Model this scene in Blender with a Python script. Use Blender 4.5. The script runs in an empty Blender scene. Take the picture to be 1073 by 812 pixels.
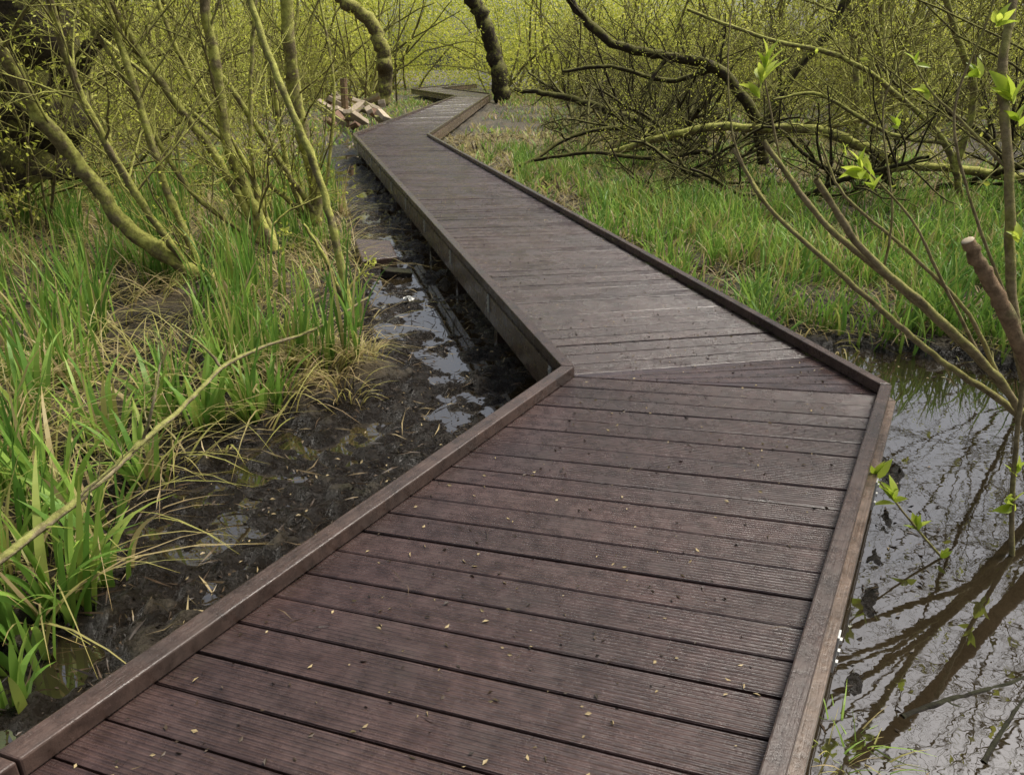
import bpy, math, numpy as np
from mathutils import Vector
rng=np.random.default_rng(11)
scene=bpy.context.scene
COL=scene.collection
PITCH=math.radians(22.8); CT=math.cos(PITCH); ST=math.sin(PITCH); EYE=1.6

def sv(px,py,D):
    """survey reading -> world point at distance Y=D"""
    u=(px-536.5)/810.; v=(py-406)/810.
    fw=CT-v*ST; up=-v*CT-ST
    return np.array([D*u/fw, D, EYE+D*up/fw])
def gr(px,py,z=-0.45):
    v=(py-406)/810.; fw=CT-v*ST; up=-v*CT-ST
    D=(z-EYE)*fw/up
    return sv(px,py,D)

# ------------------------------------------------------------------ mesh builder
class MB:
    def __init__(s): s.V=[];s.F=[];s.M=[];s.T=[];s.P=[];s.n=0
    def add(s,v,f,mat=0,tint=0.5,pc=None):
        v=np.asarray(v,float); f=np.asarray(f,int)
        s.V.append(v); s.F.append(f+s.n); s.M.append(np.full(len(f),mat))
        s.T.append(np.broadcast_to(np.asarray(tint,float),(len(v),)).copy())
        s.P.append(np.zeros((len(v),3)) if pc is None else np.asarray(pc,float)); s.n+=len(v)
    def mesh(s,name,mats,origin=(0,0,0),smooth=False):
        V=np.concatenate(s.V)-np.asarray(origin,float); F=np.concatenate(s.F); M=np.concatenate(s.M)
        me=bpy.data.meshes.new(name)
        me.vertices.add(len(V)); me.vertices.foreach_set('co',V.astype(np.float32).ravel())
        me.loops.add(len(F)*4); me.loops.foreach_set('vertex_index',F.astype(np.int32).ravel())
        me.polygons.add(len(F)); me.polygons.foreach_set('loop_start',(np.arange(len(F))*4).astype(np.int32))
        me.polygons.foreach_set('material_index',M.astype(np.int32))
        me.polygons.foreach_set('use_smooth',np.full(len(F),smooth))
        for m in mats: me.materials.append(m)
        me.update(calc_edges=True)
        a=me.attributes.new('tint','FLOAT','POINT'); a.data.foreach_set('value',np.concatenate(s.T).astype(np.float32))
        a=me.attributes.new('pc','FLOAT_VECTOR','POINT'); a.data.foreach_set('vector',np.concatenate(s.P).astype(np.float32).ravel())
        return me
    def tube(s,pts,rad,sides=6,mat=0,tint=0.5):
        pts=np.asarray(pts,float); n=len(pts); rad=np.broadcast_to(np.asarray(rad,float),(n,))
        t=np.gradient(pts,axis=0); t/=np.linalg.norm(t,axis=1)[:,None]+1e-9
        ref=np.array([.31,.87,.38]) if abs(t[0]@np.array([.31,.87,.38]))<.85 else np.array([.9,-.1,.4])
        a=np.cross(t,ref); a/=np.linalg.norm(a,axis=1)[:,None]+1e-9; b=np.cross(t,a)
        th=np.arange(sides)*2*math.pi/sides
        v=pts[:,None,:]+rad[:,None,None]*(np.cos(th)[None,:,None]*a[:,None,:]+np.sin(th)[None,:,None]*b[:,None,:])
        i=np.arange(n-1)[:,None]*sides; j=np.arange(sides)[None,:]; k=(j+1)%sides
        f=np.stack([i+j,i+k,i+sides+k,i+sides+j],-1).reshape(-1,4)
        s.add(v.reshape(-1,3),f,mat,tint)
    def hexa(s,c,z0,z1,mat=0,tint=0.5,pc=None):
        """c = 4 plan corners ccw"""
        c=np.asarray(c,float)
        v=np.concatenate([np.c_[c,np.broadcast_to(z0,4)],np.c_[c,np.broadcast_to(z1,4)]])
        f=[[3,2,1,0],[4,5,6,7],[0,1,5,4],[1,2,6,5],[2,3,7,6],[3,0,4,7]]
        s.add(v,f,mat,tint,None if pc is None else np.concatenate([pc,pc]))

def blades(B,base,h,w,az,lean,curve,tint,nseg=5,mat=0,face=None):
    N=len(base); t=np.linspace(0,1,nseg+1)[None,:]
    h=np.asarray(h)[:,None]; w=np.asarray(w)[:,None]; lean=np.asarray(lean)[:,None]; curve=np.asarray(curve)[:,None]
    hd=h*(lean*t+curve*t**2.3); vz=h*(t*np.sqrt(np.clip(1-lean**2,.05,1))-.55*curve*t**3.2)
    dx=np.cos(az)[:,None]; dy=np.sin(az)[:,None]
    c=np.stack([base[:,0:1]+dx*hd, base[:,1:2]+dy*hd, base[:,2:3]+vz],-1)
    fa=(az+math.pi/2+rng.normal(0,.7,N)) if face is None else face
    sx=np.cos(fa)[:,None,None]; sy=np.sin(fa)[:,None,None]
    side=np.concatenate([sx,sy,np.zeros_like(sx)],-1)
    wd=(w*(1-t**2.6)*.5+.0004)[:,:,None]
    v=np.stack([c-side*wd,c+side*wd],2)
    K=nseg+1
    v=v.reshape(-1,3)
    i=(np.arange(N)*K*2)[:,None]+(np.arange(nseg)*2)[None,:]
    f=np.stack([i,i+1,i+3,i+2],-1).reshape(-1,4)
    pc=np.zeros((N,K,2,3)); pc[...,0]=t[:,:,None]
    B.add(v,f,mat,np.repeat(tint,K*2),pc.reshape(-1,3))

def leaves(B,p,d,size,tint,asp=.28,mat=0):
    N=len(p); d=d/(np.linalg.norm(d,axis=1)[:,None]+1e-9)
    r=rng.normal(size=(N,3)); s=np.cross(d,r); s/=np.linalg.norm(s,axis=1)[:,None]+1e-9
    nn=np.cross(d,s); S=size[:,None]
    v=np.stack([p,p+d*S*.5+s*S*asp+nn*S*.1,p+d*S,p+d*S*.5-s*S*asp+nn*S*.1],1).reshape(-1,3)
    f=(np.arange(N)*4)[:,None]+np.arange(4)[None,:]
    B.add(v,f,mat,np.repeat(tint,4))

def fineleaves(B,p,d,size,tint,asp=.17,mat=0,K=5,curl=.25):
    N=len(p); d=d/(np.linalg.norm(d,axis=1)[:,None]+1e-9)
    r=rng.normal(size=(N,3)); s=np.cross(d,r); s/=np.linalg.norm(s,axis=1)[:,None]+1e-9
    nn=np.cross(d,s); nn*=np.sign(nn[:,2:3]+1e-6)
    t=np.linspace(0,1,K+1)[None,:,None]; S=size[:,None,None]
    c=p[:,None,:]+d[:,None,:]*t*S-nn[:,None,:]*curl*S*t**2
    wd=S*asp*np.sin(np.clip(t,0.02,.99)**.8*math.pi)+.0006
    L=c-s[:,None,:]*wd+nn[:,None,:]*wd*.35; R=c+s[:,None,:]*wd+nn[:,None,:]*wd*.35
    v=np.stack([L,c,R],2).reshape(-1,3)
    i=(np.arange(N)*(K+1)*3)[:,None]+(np.arange(K)*3)[None,:]
    f=np.concatenate([np.stack([i,i+1,i+4,i+3],-1).reshape(-1,4),np.stack([i+1,i+2,i+5,i+4],-1).reshape(-1,4)])
    B.add(v,f,mat,np.repeat(tint,(K+1)*3))

def spline(P,m=6):
    P=np.asarray(P,float); Q=np.concatenate([[2*P[0]-P[1]],P,[2*P[-1]-P[-2]]]); out=[]
    for i in range(1,len(Q)-2):
        for t in np.arange(m)/m:
            out.append(.5*((2*Q[i])+(-Q[i-1]+Q[i+1])*t+(2*Q[i-1]-5*Q[i]+4*Q[i+1]-Q[i+2])*t*t+(-Q[i-1]+3*Q[i]-3*Q[i+1]+Q[i+2])*t**3))
    out.append(P[-1]); return np.array(out)

# smooth value noise
NT=rng.random((256,256))
def vn(x,y,sc,o=0):
    x=np.asarray(x)*sc+37.7+o*11.3; y=np.asarray(y)*sc+91.1+o*5.9
    xi=np.floor(x).astype(int); yi=np.floor(y).astype(int); fx=x-xi; fy=y-yi
    fx=fx*fx*(3-2*fx); fy=fy*fy*(3-2*fy); g=lambda a,b:NT[a%256,b%256]
    return (g(xi,yi)*(1-fx)+g(xi+1,yi)*fx)*(1-fy)+(g(xi,yi+1)*(1-fx)+g(xi+1,yi+1)*fx)*fy
def fbm(x,y,sc,o=0): return vn(x,y,sc,o)*.5+vn(x,y,sc*2.1,o+3)*.28+vn(x,y,sc*4.3,o+5)*.15+vn(x,y,sc*9,o+7)*.07
def sst(a,b,x): t=np.clip((x-a)/(b-a),0,1); return t*t*(3-2*t)

# ------------------------------------------------------------------ materials
def newmat(name):
    m=bpy.data.materials.new(name); m.use_nodes=True; nt=m.node_tree; nt.nodes.clear()
    out=nt.nodes.new('ShaderNodeOutputMaterial'); return m,nt,out
def N(nt,t,**k):
    n=nt.nodes.new(t)
    for a,b in k.items():
        if a in('inp',):
            for i,v in b.items(): n.inputs[i].default_value=v
        else: setattr(n,a,b)
    return n
def ramp(nt,stops,fac):
    r=nt.nodes.new('ShaderNodeValToRGB'); e=r.color_ramp.elements
    while len(e)<len(stops): e.new(.5)
    for i,(p,c) in enumerate(stops):
        e[i].position=p; e[i].color=(*c,1) if len(c)==3 else c
    nt.links.new(fac,r.inputs[0]); return r.outputs[0]
def noise(nt,vec,scale,detail=4,rough=.6):
    n=N(nt,'ShaderNodeTexNoise',inp={'Scale':scale,'Detail':detail,'Roughness':rough})
    nt.links.new(vec,n.inputs['Vector']); return n.outputs['Fac']
def geo(nt): return nt.nodes.new('ShaderNodeNewGeometry')
def attr(nt,name): return N(nt,'ShaderNodeAttribute',attribute_name=name)
def math_(nt,op,a,b=None):
    n=N(nt,'ShaderNodeMath',operation=op)
    for i,x in enumerate((a,b)):
        if x is None: continue
        if isinstance(x,(int,float)): n.inputs[i].default_value=x
        else: nt.links.new(x,n.inputs[i])
    return n.outputs[0]
def mixc(nt,fac,a,b,bt='MIX'):
    n=N(nt,'ShaderNodeMix',data_type='RGBA',blend_type=bt)
    for i,x in ((0,fac),(6,a),(7,b)):
        if isinstance(x,(int,float)): n.inputs[i].default_value=x
        elif isinstance(x,tuple): n.inputs[i].default_value=(*x,1)
        else: nt.links.new(x,n.inputs[i])
    return n.outputs[2]
def principled(nt,out,col,rough,bump=None,bstr=.5,bdist=.01,spec=.5,ior=None):
    p=N(nt,'ShaderNodeBsdfPrincipled')
    for k,x in (('Base Color',col),('Roughness',rough)):
        if isinstance(x,(int,float)): p.inputs[k].default_value=x
        elif isinstance(x,tuple): p.inputs[k].default_value=(*x,1)
        else: nt.links.new(x,p.inputs[k])
    p.inputs['Specular IOR Level'].default_value=spec
    if ior: p.inputs['IOR'].default_value=ior
    if bump is not None:
        b=N(nt,'ShaderNodeBump',inp={'Strength':bstr,'Distance':bdist}); nt.links.new(bump,b.inputs['Height']); nt.links.new(b.outputs[0],p.inputs['Normal'])
    nt.links.new(p.outputs[0],out.inputs[0]); return p

def leafmat(name,stops,trans=.45,basedark=False,rough=.5):
    m,nt,out=newmat(name); t=attr(nt,'tint').outputs['Fac']
    c=ramp(nt,stops,t)
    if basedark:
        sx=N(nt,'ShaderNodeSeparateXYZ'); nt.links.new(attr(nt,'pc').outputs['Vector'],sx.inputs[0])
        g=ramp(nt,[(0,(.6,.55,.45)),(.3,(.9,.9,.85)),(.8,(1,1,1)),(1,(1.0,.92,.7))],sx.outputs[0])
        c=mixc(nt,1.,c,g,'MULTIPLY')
    d=N(nt,'ShaderNodeBsdfPrincipled'); nt.links.new(c,d.inputs['Base Color']); d.inputs['Roughness'].default_value=rough; d.inputs['Specular IOR Level'].default_value=.35
    tr=N(nt,'ShaderNodeBsdfTranslucent'); nt.links.new(c,tr.inputs[0])
    mx=N(nt,'ShaderNodeMixShader'); mx.inputs[0].default_value=trans
    nt.links.new(d.outputs[0],mx.inputs[1]); nt.links.new(tr.outputs[0],mx.inputs[2]); nt.links.new(mx.outputs[0],out.inputs[0]); return m
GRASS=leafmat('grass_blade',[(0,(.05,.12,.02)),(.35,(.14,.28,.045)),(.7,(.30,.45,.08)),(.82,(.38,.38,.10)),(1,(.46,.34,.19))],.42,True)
LEAF=leafmat('willow_leaf',[(0,(.22,.26,.035)),(.5,(.50,.54,.08)),(1,(.74,.72,.15))],.5)
FRESH=leafmat('fresh_leaf',[(0,(.30,.42,.03)),(1,(.60,.68,.10))],.5,rough=.35)
LITTER=leafmat('dead_leaf',[(0,(.015,.011,.008)),(.6,(.09,.058,.032)),(1,(.42,.33,.17))],.1)

def bark(name,c0,c1,moss,mossamt=.5):
    m,nt,out=newmat(name); g=geo(nt); tc=N(nt,'ShaderNodeTexCoord').outputs['Object']
    n1=noise(nt,tc,35,5); n2=noise(nt,tc,7,5)
    c=mixc(nt,n1,c0,c1)
    sx=N(nt,'ShaderNodeSeparateXYZ'); nt.links.new(g.outputs['Normal'],sx.inputs[0])
    f=math_(nt,'ADD',math_(nt,'MULTIPLY',sx.outputs[2],.25),n2)
    f=ramp(nt,[(.62-mossamt*.3,(0,0,0)),(.74-mossamt*.25,(1,1,1))],f)
    c=mixc(nt,f,c,moss)
    c=mixc(nt,.75,c,ramp(nt,[(.35,(.35,.33,.3)),(.6,(1.15,1.15,1.15))],noise(nt,tc,18,5,.7)),'MULTIPLY')
    principled(nt,out,c,.85,noise(nt,tc,45,6,.7),1.,.012,.2); return m
BARK_O=bark('mossy_bark',(.10,.08,.04),(.27,.22,.12),(.40,.40,.10),.7)
BARK_T=bark('twiggy_bark',(.065,.052,.028),(.19,.15,.08),(.30,.29,.075),.6)
BARK_D=bark('dark_bark',(.018,.014,.010),(.065,.048,.032),(.13,.125,.033),.4)
BARK_K=bark('waterlogged_bark',(.01,.008,.006),(.03,.024,.018),(.03,.03,.015),.1)
BARK_P=bark('pale_bark',(.18,.145,.08),(.35,.29,.18),(.26,.26,.08),.2)
BARK_R=bark('willow_shoot_bark',(.18,.145,.07),(.34,.27,.15),(.30,.28,.09),.45)
BARK_C=bark('cut_stem_bark',(.16,.10,.055),(.36,.25,.145),(.2,.18,.08),.2)
m,nt,out=newmat('cut_wood'); tc=N(nt,'ShaderNodeTexCoord').outputs['Object']
principled(nt,out,mixc(nt,noise(nt,tc,40),(.34,.27,.18),(.52,.43,.3)),.8); CUT=m

# deck board
def boardmat(name,grooved,ca,cb,cc):
    m,nt,out=newmat(name); g=geo(nt); pos=g.outputs['Position']
    pc=attr(nt,'pc').outputs['Vector']; tint=attr(nt,'tint').outputs['Fac']
    n1=noise(nt,pos,1.5,5,.65); n2=noise(nt,pos,16,6,.75); n3=noise(nt,pos,4.5,4,.6)
    mp=N(nt,'ShaderNodeMapping'); mp.inputs['Scale'].default_value=(3,60,1); nt.links.new(pc,mp.inputs[0])
    fib=noise(nt,mp.outputs[0],1.0,6,.75)
    c=mixc(nt,tint,ca,cb)
    c=mixc(nt,ramp(nt,[(.42,(0,0,0)),(.68,(1,1,1))],n1),c,cc)
    c=mixc(nt,.75,c,ramp(nt,[(.25,(.3,.27,.27)),(.6,(1,1,1)),(.8,(1.4,1.32,1.25))],fib),'MULTIPLY')
    c=mixc(nt,.8,c,ramp(nt,[(.3,(.35,.35,.35)),(.6,(1.15,1.15,1.15))],n2),'MULTIPLY')
    c=mixc(nt,ramp(nt,[(.6,(0,0,0)),(.85,(.4,.4,.4))],n3),c,(.065,.05,.038))
    rough=ramp(nt,[(.38,(.12,)*3),(.5,(.26,)*3),(.64,(.45,)*3)],math_(nt,'ADD',math_(nt,'MULTIPLY',n3,.6),math_(nt,'MULTIPLY',n2,.4)))
    h=math_(nt,'MULTIPLY',fib,1.1)
    if grooved:
        sx=N(nt,'ShaderNodeSeparateXYZ'); nt.links.new(pc,sx.inputs[0])
        s=math_(nt,'SINE',math_(nt,'MULTIPLY',sx.outputs[1],2*math.pi/.0155))
        s=math_(nt,'MAXIMUM',s,-.5)
        amp=math_(nt,'ADD',math_(nt,'MULTIPLY',ramp(nt,[(.3,(0,0,0)),(.65,(1,1,1))],n3),.4),math_(nt,'ADD',math_(nt,'MULTIPLY',tint,.25),.35))
        s=math_(nt,'MULTIPLY',s,amp)
        h=math_(nt,'ADD',h,math_(nt,'MULTIPLY',s,.9))
        c=mixc(nt,.65,c,ramp(nt,[(.0,(.3,.3,.3)),(.45,(1,1,1))],math_(nt,'ADD',math_(nt,'MULTIPLY',s,.6),.5)),'MULTIPLY')
    h=math_(nt,'ADD',h,math_(nt,'MULTIPLY',n2,1.2))
    principled(nt,out,c,rough,h,.8,.0035,.5); return m
DECK=boardmat('wet_ribbed_decking',True,(.055,.032,.029),(.088,.054,.048),(.046,.030,.027))
KERB=boardmat('wet_brown_timber',False,(.060,.036,.028),(.095,.060,.046),(.05,.035,.028))
BEAM=boardmat('brown_side_timber',False,(.12,.082,.058),(.18,.125,.092),(.10,.07,.05))

m,nt,out=newmat('galvanised_steel'); tc=N(nt,'ShaderNodeTexCoord').outputs['Object']
p=principled(nt,out,mixc(nt,noise(nt,tc,30),(.35,.35,.34),(.6,.6,.58)),.45); p.inputs['Metallic'].default_value=.5; STEEL=m
# mud / ground
m,nt,out=newmat('wet_mud'); g=geo(nt); pos=g.outputs['Position']; sx=N(nt,'ShaderNodeSeparateXYZ'); nt.links.new(pos,sx.inputs[0])
n1=noise(nt,pos,9,7,.72); n2=noise(nt,pos,38,6,.75); n3=noise(nt,pos,2,4)
mud=mixc(nt,n1,(.007,.005,.0035),(.030,.022,.014)); mud=mixc(nt,ramp(nt,[(.57,(0,0,0)),(.71,(1,1,1))],n2),mud,(.065,.046,.028))
lit=mixc(nt,n2,(.03,.023,.012),(.18,.135,.07)); lit=mixc(nt,ramp(nt,[(.55,(0,0,0)),(.75,(1,1,1))],n3),lit,(.09,.11,.025))
far=ramp(nt,[(.0,(0,0,0)),(1,(1,1,1))],math_(nt,'MULTIPLY',math_(nt,'SUBTRACT',sx.outputs[1],9),.06))
lit=mixc(nt,far,lit,mixc(nt,n1,(.07,.052,.024),(.24,.18,.085)))
hf=ramp(nt,[(.53,(0,0,0)),(.61,(1,1,1))],math_(nt,'ADD',sx.outputs[2],math_(nt,'ADD',math_(nt,'MULTIPLY',n1,.12),.90)))
rg=mixc(nt,hf,ramp(nt,[(.44,(.07,)*3),(.57,(.48,)*3)],math_(nt,'ADD',math_(nt,'MULTIPLY',n1,.5),math_(nt,'MULTIPLY',n2,.5))),(.9,.9,.9))
h=math_(nt,'ADD',n1,math_(nt,'MULTIPLY',n2,.6))
principled(nt,out,mixc(nt,hf,mud,lit),rg,h,1.,.085,.5); MUD=m
# water
m,nt,out=newmat('still_water'); g=geo(nt); pos=g.outputs['Position']
n1=noise(nt,pos,1.6,2,.5); n2=noise(nt,pos,20,5,.7); n4=noise(nt,pos,6,3,.6)
wc=mixc(nt,n1,(.012,.009,.005),(.03,.022,.012))
film=ramp(nt,[(.5,(.012,)*3),(.75,(.07,)*3)],n2)
principled(nt,out,wc,film,math_(nt,'ADD',n1,math_(nt,'MULTIPLY',n4,.2)),.25,.012,.5,2.6); WATER=m
m,nt,out=newmat('rough_brick'); tc=N(nt,'ShaderNodeTexCoord').outputs['Object']
principled(nt,out,mixc(nt,noise(nt,tc,12),(.14,.075,.045),(.28,.18,.12)),.9,noise(nt,tc,40),.8,.01); BRICK=m
m,nt,out=newmat('cream_block'); tc=N(nt,'ShaderNodeTexCoord').outputs['Object']
principled(nt,out,mixc(nt,noise(nt,tc,12),(.25,.19,.12),(.55,.46,.34)),.9,noise(nt,tc,40),.8,.01); CREAM=m
m,nt,out=newmat('white_paper'); tc=N(nt,'ShaderNodeTexCoord').outputs['Object']
principled(nt,out,mixc(nt,noise(nt,tc,12),(.6,.59,.55),(.82,.82,.8)),.6,noise(nt,tc,20),.5,.01); PAPER=m

# ------------------------------------------------------------------ objects
def thing(name,loc,label,cat,group=None,rot=(0,0,0),sc=1.):
    e=bpy.data.objects.new(name,None); e.location=tuple(loc); e.rotation_euler=rot; e.scale=(sc,)*3; e.empty_display_size=.2
    e['label']=label; e['category']=cat
    if group: e['group']=group
    COL.objects.link(e); return e
def part(name,me,parent):
    o=bpy.data.objects.new(name,me); COL.objects.link(o); o.parent=parent; return o
def solo(name,me,loc=(0,0,0),label=None,cat=None,group=None,kind=None):
    o=bpy.data.objects.new(name,me); o.location=tuple(loc); COL.objects.link(o)
    if label:o['label']=label
    if cat:o['category']=cat
    if group:o['group']=group
    if kind:o['kind']=kind
    return o

# ---------------- boardwalk plan
Ln=np.array([(-2.85,-1.25),(.29,4.09),(-3.85,19.6),(-2.95,43),(-6.6,54),(-4.6,66)],float)
Rn=np.array([(-1.27,-2.10),(2.03,3.81),(-2.0,19.6),(-1.15,46),(-4.75,57),(-2.8,66)],float)
def Lx(Y): return np.interp(Y,Ln[:,1],Ln[:,0])
def Rx(Y): return np.interp(Y,Rn[:,1],Rn[:,0])
W0=1.67
bw=thing('boardwalk',(0,0,0),'dark brown wet ribbed timber boardwalk zigzagging over the marsh','boardwalk')
d2r=(Rn[2]-Rn[1])/np.linalg.norm(Rn[2]-Rn[1])
SW=.62; B2=Rn[1]+d2r*SW
rows=[(Ln[0],Rn[0]),(Ln[1],Rn[1]),(Ln[1],B2)]+[(Ln[i],Rn[i]) for i in range(2,6)]
B=MB()
def inset(l,r,a): return l+(r-l)*a/W0, r+(l-r)*a/W0
def board(pl,pr,ql,qr,par=None,fl=1.):
    pl,pr=inset(pl,pr,.006); ql,qr=inset(ql,qr,.006)
    d=(pr-pl) if par is None else par; d=d/np.linalg.norm(d); nn=np.array([-d[1],d[0]]); u0=rng.random()*50; v0=rng.random()*.0155
    C=np.array([pl,pr,qr,ql]); pc=np.c_[(C-pl)@d+u0,((C-pl)@nn)*fl+v0,np.zeros(4)]
    B.hexa(C,-.08,-.05+rng.normal(0,.0018 if fl==1 else .0006,4),0,rng.random()*(1 if fl==1 else .6),pc)
for k in range(len(rows)-1):
    l0,r0=rows[k]; l1,r1=rows[k+1]
    if k==1:   # boards fanning round the bend
        A0=Ln[1]; B0=Rn[1]; u=(A0-B0)
        n=4
        for i in range(n):
            a=i/n; b=(i+1)/n
            La=A0-u*(.42*(1-a))+np.array([0,.008]); Lb=A0-u*(.42*(1-b))+np.array([0,.008])
            pr=B0+(B2-B0)*a+d2r*.009; qr=B0+(B2-B0)*b-d2r*.005
            board(La,pr,Lb,qr,B2-A0,.12)
        continue
    ln=(np.linalg.norm(l1-l0)+np.linalg.norm(r1-r0))/2
    n=max(2,int(round(ln/.160)))
    cuts=np.arange(n+1)/n; cuts[1:-1]+=rng.normal(0,.03/n,n-1)
    for i in range(n):
        g=(rng.uniform(.006,.010) if k==0 else rng.uniform(.012,.017))/ln; a=cuts[i]+g*.5; b=cuts[i+1]-g*.5
        board(l0+(l1-l0)*a,r0+(r1-r0)*a,l0+(l1-l0)*b,r0+(r1-r0)*b)
o=part('deck',B.mesh('deck',[DECK]),bw)
bv=o.modifiers.new('b','BEVEL'); bv.width=.0035; bv.segments=1
def strip(name,a0,a1,z0,z1,side,step,mat,bev):
    for k in range(len(Ln)-1):
        l0,r0,l1,r1=Ln[k],Rn[k],Ln[k+1],Rn[k+1]
        if side=='r': l0,r0,l1,r1=r0,l0,r1,l1
        o0=l0+(r0-l0)*a0/W0; i0=l0+(r0-l0)*a1/W0; o1=l1+(r1-l1)*a0/W0; i1=l1+(r1-l1)*a1/W0
        ln=np.linalg.norm(o1-o0); n=max(1,int(round(ln/step)))
        for j in range(n):
            g=.003/ln; a=j/n+(g if j else 0.0004); b=(j+1)/n-(g if j<n-1 else 0.0004)
            A,Bq,C,D=o0+(o1-o0)*a,o0+(o1-o0)*b,i0+(i1-i0)*b,i0+(i1-i0)*a
            M=MB(); u0=rng.random()*40; L=(b-a)*ln
            pc=np.array([(u0,0,0),(u0+L,0,0),(u0+L,.08,0),(u0,.08,0)])
            q=[A,Bq,C,D] if side=='r' else [A,D,C,Bq]
            if side=='l': pc=pc[[0,3,2,1]]
            M.hexa(q,z0,z1+rng.normal(0,.001,4),0,rng.random(),pc)
            o=part(name,M.mesh(name,[mat]),bw)
            if bev and k<2:
                bv=o.modifiers.new('b','BEVEL'); bv.width=bev; bv.segments=2
for s in 'lr':
    strip('kerb',.0 if s=='r' else -.010,.058 if s=='r' else .064,-.046,.016,s,3.6,KERB,.006)
    oo=-.034 if s=='r' else .004
    strip('side_beam',oo,.03,-.186,-.075 if s=='r' else -.088,s,3.6,BEAM,.004)
    strip('side_beam',oo+.004,.03,-.30,-.192,s,2.4,BEAM,.004)
pm=MB(); pm.hexa([(-.05,-.05),(.05,-.05),(.05,.05),(-.05,.05)],-1.1,-.1,0,.3,np.array([(0,0,0),(0,.1,0),(.1,.1,0),(.1,0,0)])); pmesh=pm.mesh('support_post',[KERB])
bm=MB(); bm.hexa([(-.022,-.003),(.022,-.003),(.022,.003),(-.022,.003)],-.07,.07)
for zz in(-.045,.0,.045):
    bm.hexa([(-.008,-.011),(.008,-.011),(.008,-.004),(-.008,-.004)],zz-.008,zz+.008)
bmesh_=bm.mesh('bracket',[STEEL])
cnt=0
for (P,Q,sgn) in ((Rn,Ln,1),(Ln,Rn,-1)):
    for k in range(3):
        ln=np.linalg.norm(P[k+1]-P[k]); n=int(ln/(1.5 if k else 1.1))
        for j in range(n+1 if k==1 else n):
            t=(j+.15)/n
            if t>1: continue
            p=P[k]+(P[k+1]-P[k])*t; q=Q[k]+(Q[k+1]-Q[k])*t; c=p+(q-p)*.10/W0
            d=(P[k+1]-P[k])/ln; ang=math.atan2(d[1],d[0])
            o=part('support_post',pmesh,bw); o.location=(c[0],c[1],0); o.rotation_euler=(0,0,ang)
            if k<2 and cnt<34:
                nrm=np.array([-d[1],d[0]])*(-sgn); e=p+nrm*(.001 if sgn<0 else .038)
                o=part('bracket',bmesh_,bw); o.location=(e[0],e[1],-.15); o.rotation_euler=(0,0,ang+(math.pi if sgn<0 else 0)); cnt+=1

# ---------------- terrain
def VL(Y):
    return np.interp(Y,[-3,1.6,2.1,2.9,3.4,4.06,4.9,6,7.5,11.3,18,22,60],[-3.9,-2.3,-1.95,-1.75,-1.9,-1.55,-1.0,-1.15,-1.5,-2.35,-4.3,-4.9,-7.5])
def shore(X): return np.interp(X,[1.4,2.2,3,3.7,5,8,14],[5.0,5.5,5.6,5.15,4.6,5.4,6.5])
def height(X,Y):
    n=fbm(X,Y,1.3); n2=fbm(X,Y,6,2); n3=vn(X,Y,13,4); n4=vn(X,Y,24,6)
    bank=sst(-.12,.35,VL(Y)-X+ (n2-.5)*.5)
    lowl=-.486+(fbm(X,Y,2.0,4)-.5)*.16+(n2-.5)*.16+(n3-.5)*.06+(n4-.5)*.03+.010*sst(4.2,3.4,Y)
    lowl=lowl-.024*sst(4.6,5.4,Y)*sst(9.5,7.5,Y)*sst(.6,.3,np.abs(X-Lx(Y)+.5))
    zl=lowl*(1-bank)+(-.40+(n-.5)*.24+(n2-.5)*.12)*bank
    zl=zl+.13*np.exp(-((X+1.12)**2+(Y-5.1)**2)/.09)
    wb=sst(-.25,.35,Y-shore(X)+(n2-.5)*.6)
    zr=-.8*(1-wb)+(-.41+(n-.5)*.14+(n2-.5)*.08)*wb
    zr=zr+.31*np.exp(-((X-Rx(Y)-.12)/.17)**2)*(1-wb)*(.75+.5*n2)*sst(1.4,2.2,Y)
    mid=(Lx(Y)+Rx(Y))/2; s=sst(-.3,.3,X-mid)
    return zl*(1-s)+zr*s
def axis(lo,a,b,hi,fine,grow=1.12):
    c=list(np.arange(a,b,fine)); st=fine; x=b
    while x<hi: c.append(x); st*=grow; x+=st
    c.append(hi); st=fine; x=a-fine; pre=[]
    while x>lo: pre.append(x); st*=grow; x-=st
    pre.append(lo); return np.array(pre[::-1]+c)
xs=axis(-160,-3.2,3.2,160,.022); ys=axis(-60,1.2,8.0,220,.022,1.05)
XX,YY=np.meshgrid(xs,ys); ZZ=height(XX,YY)
g=MB(); nx,ny=len(xs),len(ys); i=(np.arange(ny-1)*nx)[:,None]+np.arange(nx-1)[None,:]
g.add(np.stack([XX,YY,ZZ],-1).reshape(-1,3),np.stack([i,i+1,i+nx+1,i+nx],-1).reshape(-1,4))
solo('ground',g.mesh('ground',[MUD],smooth=True),kind='structure')
w=MB(); w.add([(-160,-60,-.5),(160,-60,-.5),(160,220,-.5),(-160,220,-.5)],[[0,1,2,3]]); solo('water',w.mesh('water',[WATER]),kind='structure')

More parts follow.
